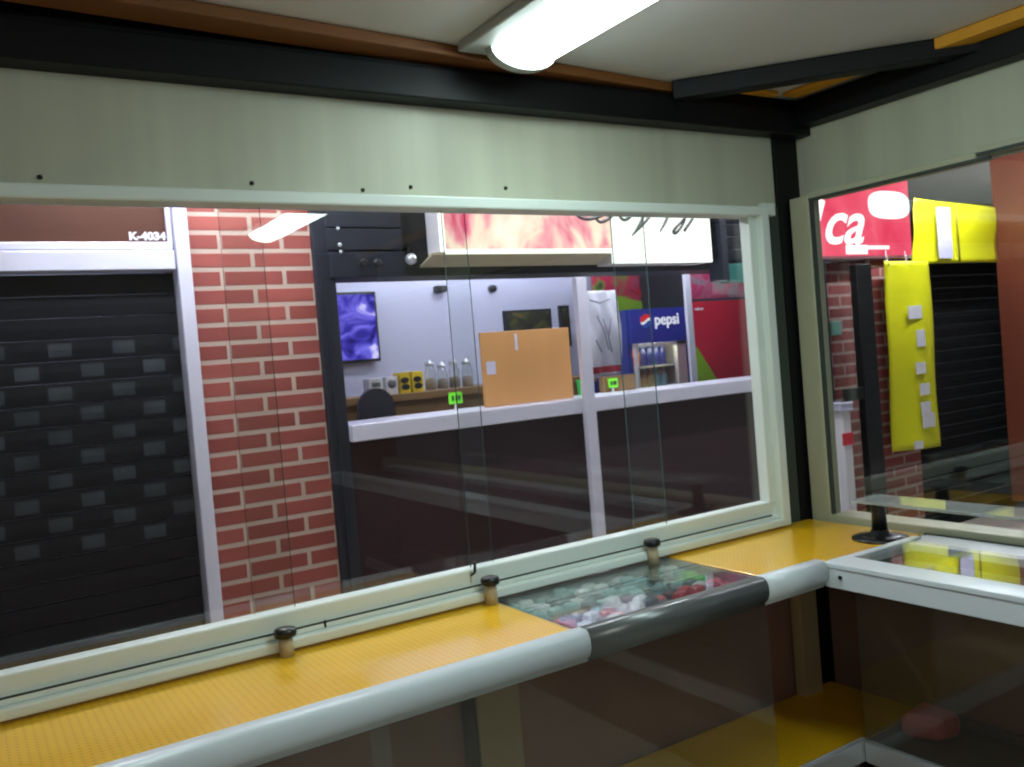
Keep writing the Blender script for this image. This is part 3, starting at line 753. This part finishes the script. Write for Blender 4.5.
MB().box(x0d, x0d+.02, YCO-.03, YCO, .25, zh-.005).box(x1d-.09, x1d, YCO-.03, YCO, .25, zh-.005).box(x0d, x1d, YCO-.03, YCO, zh-.03, zh-.004).build('door_frame', M['white'], dc)
zsh = [at(660, 365, YCO).z, at(660, 388, YCO).z]
for zz in zsh:
    MB().box(x_0+.04, x_1-.04, YCO+.05, YCO+.45, zz-.012, zz).build('rack', M['white'], dc)
MB().box(x_1-.046, x_1-.041, YCO+.02, YCO+.55, .26, zh-.005).box(x_0+.041, x_0+.046, YCO+.02, YCO+.55, .26, zh-.005).box(x_0+.05, x_1-.05, YCO+.54, YCO+.548, .26, zh).build('liner', M['white'], dc)
MB().box(x0d+.03, x1d-.1, YCO+.01, YCO+.03, zh-.03, zh-.012).build('lamp_strip', emis('cooler_strip', (255, 240, 205), 22), dc)
MB().box(x0d+.02, x1d-.08, YCO-.018, YCO-.012, .26, zh-.03).build('glass_door', M['glass_case'], dc)
def bottle(x, y, z, h, m, lab, grp):
    t = thing('drink_bottle', (x, y, z), lab, 'bottle', grp)
    r = .03
    MB().lathe([(r*.9, 0), (r, .01), (r, h*.6), (r*.45, h*.82), (r*.4, h*.92)], (x, y, z+.001), 14).build('body', m, t)
    MB().lathe([(r*.45, h*.92), (r*.45, h), (r*.2, h+.003)], (x, y, z+.001), 12).build('cap', M['white'], t)
orange = pbr('orange_drink', (230, 150, 60), .25); bluem = pbr('blue_drink', (40, 56, 130), .25); clear = pbr('pale_drink', (150, 190, 210), .25)
n_b = 6
for i in range(n_b):
    xx = x0d+.05+(x1d-x0d-.16)*i/(n_b-1)
    m_, nm = (orange, 'orange') if i < 2 else (bluem, 'blue')
    bottle(xx, YCO+.12, zsh[0], .17 if i < 2 else .18, m_, '%s bottle on the upper rack of the drinks cooler' % nm, '%s bottles on the upper cooler rack' % nm)
    bottle(xx, YCO+.12, zsh[1], .15, clear if i > 3 else pbr('amber_drink', (216, 190, 140), .3), '%s bottle on the lower rack of the drinks cooler' % ('pale' if i > 3 else 'amber'), '%s bottles on the lower cooler rack' % ('pale' if i > 3 else 'amber'))
# mural wall and red posters
YM = 5.75
x_0, x_1, z_0, z_1 = span(592, 262, 775, 330, YM)
mu = thing('wall_mural', ((x_0+x_1)/2, YM+.1, 1.2), 'red and green printed wall panel behind the drinks cooler', 'mural')
MB().box(x_0, x_1, YM, YM+.03, .8, z_1).build('panel', blotch('mural_print', [(.36, (60, 40, 50)), (.45, (120, 150, 60)), (.52, (196, 40, 84)), (.7, (150, 60, 84))], (1.6, 1.6, 2.2), 1, emit=False), mu)
q0, q1, q2, q3 = span(620, 292, 672, 312, YM)
MB().prism([(q0-.25, q2+.05), (q0+.25, q2-.1), (q0+.42, q2+.06), (q0-.1, q3-.02)], 'y', YM-.012, YM-.001).build('leaf_shape', M['lime'], mu)
MB().prism([(q0+.1, q3+.02), (q1+.3, q3), (q1+.3, q2-.1), (q0+.55, q2-.05)], 'y', YM-.011, YM-.001).build('red_shape', M['red'], mu)
q0, q1, q2, q3 = span(674, 280, 679, 330, YM-.03)
MB().box(q0, q1, YM-.05, YM-.013, 0, z_1).build('upright', M['alu_l'], mu)
YP = 4.55
x_0, x_1, z_0, z_1 = span(691, 302, 753, 378, YP)
x_1 = x_0+.62
rp_ = thing('poster_panel', ((x_0+x_1)/2, YP, 0), 'white-framed red poster panel with lime corner beside the cooler', 'poster')
MB().box(x_0-.055, x_0, YP-.012, YP+.012, 0, 2.2, .004).box(x_0, x_1+.05, YP-.03, YP+.03, z_0-.045, z_0, .004).build('frame', M['alu_l'], rp_)
MB().box(x_0, x_1, YP-.01, YP+.01, z_0, z_1).build('sheet', M['red'], rp_)
c0, c1 = at(693, 352, YP), at(717, 377, YP)
MB().prism([(x_0, z_0), (c1.x, z_0), (x_0+.02, c0.z+.02), (x_0, c0.z+.04)], 'y', YP-.014, YP-.0105).build('lime_corner', M['lime'], rp_)
MB().box(x_0, x_1, YP-.01, YP+.01, z_1+.02, z_1+.21).build('upper_sheet', blotch('upper_print', [(.35, (120, 30, 70)), (.5, (176, 50, 96)), (.62, (130, 120, 130)), (.75, (60, 40, 50))], (7, 7, 9), 1, emit=False), rp_)
MB().box(x_0+.02, x_0+.1, YP-.0135, YP-.0105, z_1-.06, z_1-.045).build('logo_dash', M['white'], rp_)
# dark louvred wing with teal band beyond the sign
wl = thing('louvre_wing', (4.3, F-.2, 2.0), 'dark louvred panel with teal lower band right of the lit sign', 'louvre')
xa3 = at(714, 240, F).x
b = MB()
for i in range(6):
    b.box(xa3, 4.85, F-.03, F+.055, 2.13+i*.08, 2.203+i*.08, .004, rot=Matrix.Rotation(R(18), 3, 'X'))
b.box(xa3, xa3+.05, F-.06, F+.06, 2.0, 2.62)
b.build('slats', M['navy'], wl)
MB().box(xa3+.06, 4.85, F-.05, F+.04, 1.985, 2.10, .005).build('band', M['teal'], wl)
# dark end wall of the bar
struct(MB().box(xe, xe+.08, F-.05, F+.3, 0, 2.12).box(xe-.02, xe+.0, F+.3, YW, 0, 3.05).build('trim_11', M['navy']))

# ------------------------------------------------------------------ seen through the right window
# white-fronted ice chest / poster at the far left of the pane
x_0, x_1, z_0, z_1 = span(826, 412, 846, 515, F-.1)
ic = thing('display_stand', ((x_0+x_1)/2, F-.1, 0), 'white stand with red-topped label beside the far brick pier', 'stand')
MB().box(xe+.1, x_1, F-.14, F-.06, 0, z_1, .01).build('body', M['white'], ic)
q0, q1, q2, q3 = span(828, 424, 844, 446, F-.15)
MB().box(xe+.12, q1, F-.146, F-.141, q2, (q2+q3)/2).build('red_label', M['red'], ic)
MB().box(xe+.12, q1, F-.15, F-.06, z_1+.001, at(835, 404, F-.1).z, .01).build('top_card', M['lilac'], ic)
# brick piers behind a black post
struct(MB().box(at(826, 400, F+.05).x-.08, at(862, 400, F+.05).x+.12, F+.05, F+.4, 0, 2.1).build('wall_pier', M['brick_far'], None, (5.0, F, 0)))
struct(MB().box(at(879, 400, F).x-.02, at(917, 400, F).x, F+.0, F+.4, 0, 2.14).build('wall_pier.001', M['brick_far'], None, (5.1, F, .03)))
pg = thing('gate_post', (5.6, F-.1, 0), 'tall black steel post with a crossbar in front of the far brickwork', 'post')
g0, g1 = at(862, 400, F-.12).x, at(877, 400, F-.12).x
MB().box(g0, g1, F-.15, F-.09, 0, at(868, 264, F-.12).z, .005).build('post', M['black'], pg)
q0, q1, q2, q3 = span(832, 391, 863, 399, F-.12)
MB().box(xe+.1, g0, F-.14, F-.10, q2, q3, .004).build('crossbar', M['black'], pg)
p = at(837, 328, F)
tag(MB().box(p.x-.05, p.x+.05, F+.0, F+.048, p.z-.05, p.z+.05, .008).build('wall_plate', pbr('mint', (140, 206, 190), .5), None, (p.x, F, p.z)), 'small mint green plate on the far brick pier left of the black post', 'plate')
# red lit sign
x_0, x_1 = 4.97, at(912, 240, F-.05).x
z_0 = at(870, 258, F-.05).z
rsn = thing('red_sign', ((x_0+x_1)/2, F, z_0), 'red lit shop sign with white slanted letters next to the yellow banner', 'sign')
MB().box(x_0, x_1, F-.03, F+.12, z_0, z_0+.62).build('casing', M['white'], rsn)
MB().box(x_0, x_1-.01, F-.05, F-.031, z_0+.02, z_0+.6).build('red_panel', M['litred'], rsn)
p = at(841, 224, F-.055)
front_text('lettering', 'ca', .44, M['litwhite2'], p.x, F-.055, p.z-.0, rsn, sx=1.15, shear=.42, offset=.006)
p = at(818, 216, F-.055)
MB().tube([(p.x-.12, F-.055, p.z-.1), (p.x-.02, F-.055, p.z-.02), (p.x+.02, F-.055, p.z+.09), (p.x-.05, F-.055, p.z+.12)], [.03, .03, .04, .03], 10).build('lettering', M['litwhite2'], rsn)
q0, q1, q2, q3 = span(867, 197, 911, 218, F-.055)
cx_, cz_, ax_, az_ = (q0+x_1)/2, (q2+q3)/2+.02, (x_1-q0)/2-.012, (q3-q2)/2+.03
MB().prism([(cx_+ax_*math.copysign(abs(math.cos(k*PI/16))**.7, math.cos(k*PI/16)), cz_+az_*math.copysign(abs(math.sin(k*PI/16))**.7, math.sin(k*PI/16))) for k in range(32)], 'y', F-.056, F-.0505).build('glare_blob', M['litwhite2'], rsn)  # overexposed glare on the sign, painted as a glowing white shape
q0, q1, q2, q3 = span(846, 245, 868, 254, F-.055)
MB().box(q0, q1, F-.056, F-.0505, q2, q3, .002).box(q1, q1+.25, F-.056, F-.0505, q3-.03, q3-.005).build('small_print', M['litwhite2'], rsn)
# yellow banner, horizontal
def vinyl(name, quad, Y, lab, wav, nx=22, nz=14):
    tl, trr, brr, bl = [at(px, py, Y) for px, py in quad]
    b = MB(); grid = []
    for i in range(nz+1):
        v = i/nz; row = []
        for j in range(nx+1):
            u = j/nx; q = tl.lerp(trr, u).lerp(bl.lerp(brr, u), v)
            row.append(b.bm.verts.new((q.x, Y+wav*(math.sin(u*6+v*1.5)+.5*math.sin(v*9+u*2)), q.z)))
        grid.append(row)
    for i in range(nz):
        for j in range(nx):
            f = b.bm.faces.new((grid[i][j], grid[i][j+1], grid[i+1][j+1], grid[i+1][j])); f.smooth = True
    o = b.build(name, M['yellowcloth'], None, (tl.x, Y, tl.z)); md = o.modifiers.new('thick', 'SOLIDIFY'); md.thickness = .004
    tag(o, lab, 'banner'); return T(o, (tl.x, Y, tl.z))
hb = vinyl('yellow_banner', ((914, 198), (997, 208), (998, 262), (914, 264)), F-.02, 'wide yellow banner with a pale label hung above the dark shuttered doorway', .012)
q0, q1, q2, q3 = span(936, 207, 953, 258, F-.05)
MB().box(q0, q1, F-.052, F-.046, q2, q3).build('label_sheet', M['lilac'], hb)
p0, p1 = at(956, 204, F-.048), at(960, 262, F-.048)
MB().tube([p0, p1], .006, 6).build('seam', pbr('seam', (120, 120, 20), .6), hb)
vb = vinyl('yellow_banner', ((884, 261), (928, 261), (941, 446), (894, 452)), F-.075, 'long narrow yellow banner with white slips hanging before the brick pier', .012, 10, 40)
for px, py, w, h in ((921, 338, 9, 16), (921, 368, 10, 10), (925, 389, 10, 10), (926, 408, 10, 11), (929, 420, 13, 12), (919, 445, 9, 6), (915, 312, 14, 12)):
    q0, q1, q2, q3 = span(px-w/2, py-h/2, px+w/2, py+h/2, F-.1)
    MB().box(q0, q1, F-.102, F-.096, q2, q3).build('paper_slip', M['white'], vb)
for px in (889, 908):
    q = at(px, 263, F-.075); MB().tube([(q.x, F-.075, q.z-.02), (q.x, F-.06, q.z+.03), (q.x, F-.053, q.z+.09)], .004, 6).build('cord', M['white'], vb)
# dark doorway with closed shutter
x_0, x_1 = at(919, 400, F+.1).x, at(1003, 400, F+.1).x
ds = thing('dark_shutter', ((x_0+x_1)/2, F+.12, 0), 'black closed shutter under the wide yellow banner', 'shutter')
b = MB()
zt_ = at(960, 255, F+.1).z
z = 0
while z < zt_:
    b.prism([(F+.16, z), (F+.154, z+.004), (F+.153, z+.06), (F+.16, z+.099)], 'x', x_0, x_1+.5); z += .1
b.build('curtain', pbr('black_slat', (18, 19, 20), .8, var=.3, spec=.1), ds)
MB().box(x_0, x_1+.5, F+.1, F+.2, zt_, 2.58).build('shutter_housing', M['ink'], ds)
# rust-coloured column
x_0 = at(1001, 340, F+.0).x
cn = thing('rust_column', (x_0+.3, F-.1, 0), 'rust-orange column at the far right edge of the view', 'column')
MB().box(x_0, x_0+.75, F-.3, F+.0, 0, 3.04, .01).build('shaft', M['rust'], cn)
MB().box(x_0-.01, x_0+.76, F-.31, F+.01, 0, .12, .006).build('base', M['dark'], cn)

# fittings that belong to one part of a thing hang below that part
def base(o): return o.name.split('.')[0]
for o in list(S.objects):
    if o.parent or o.type != 'EMPTY': continue
    kids = {base(c): c for c in o.children}
    for inner, outer in (('lettering', 'fascia'), ('lettering', 'header'), ('emblem', 'header'), ('lettering', 'red_panel'), ('glare_blob', 'red_panel'), ('small_print', 'red_panel'),
                         ('script_lettering', 'white_panel'), ('glass_door', 'door_frame'), ('lime_corner', 'sheet'), ('logo_dash', 'sheet'), ('mark', 'card'), ('print', 'body'), ('oval', 'body'),
                         ('tape', 'panel'), ('keyhole', 'panels'), ('rivet', 'panels'), ('window_catch', 'window_frame'), ('track_groove', 'window_frame'), ('gasket', 'window_frame'), ('lid', 'body'), ('leaf_shape', 'panel'), ('red_shape', 'panel')):
        if outer in kids:
            for c in list(o.children):
                if base(c) == inner: c.parent = kids[outer]

# ------------------------------------------------------------------ world + colour management
wd = bpy.data.worlds.new('world'); S.world = wd; wd.use_nodes = True
bg = wd.node_tree.nodes['Background']; bg.inputs[0].default_value = (.8, .85, 1, 1); bg.inputs[1].default_value = .12
S.view_settings.view_transform = 'Standard'; S.view_settings.look = 'None'; S.view_settings.gamma = 1
S.view_settings.use_curve_mapping = False; S.view_settings.exposure = 0
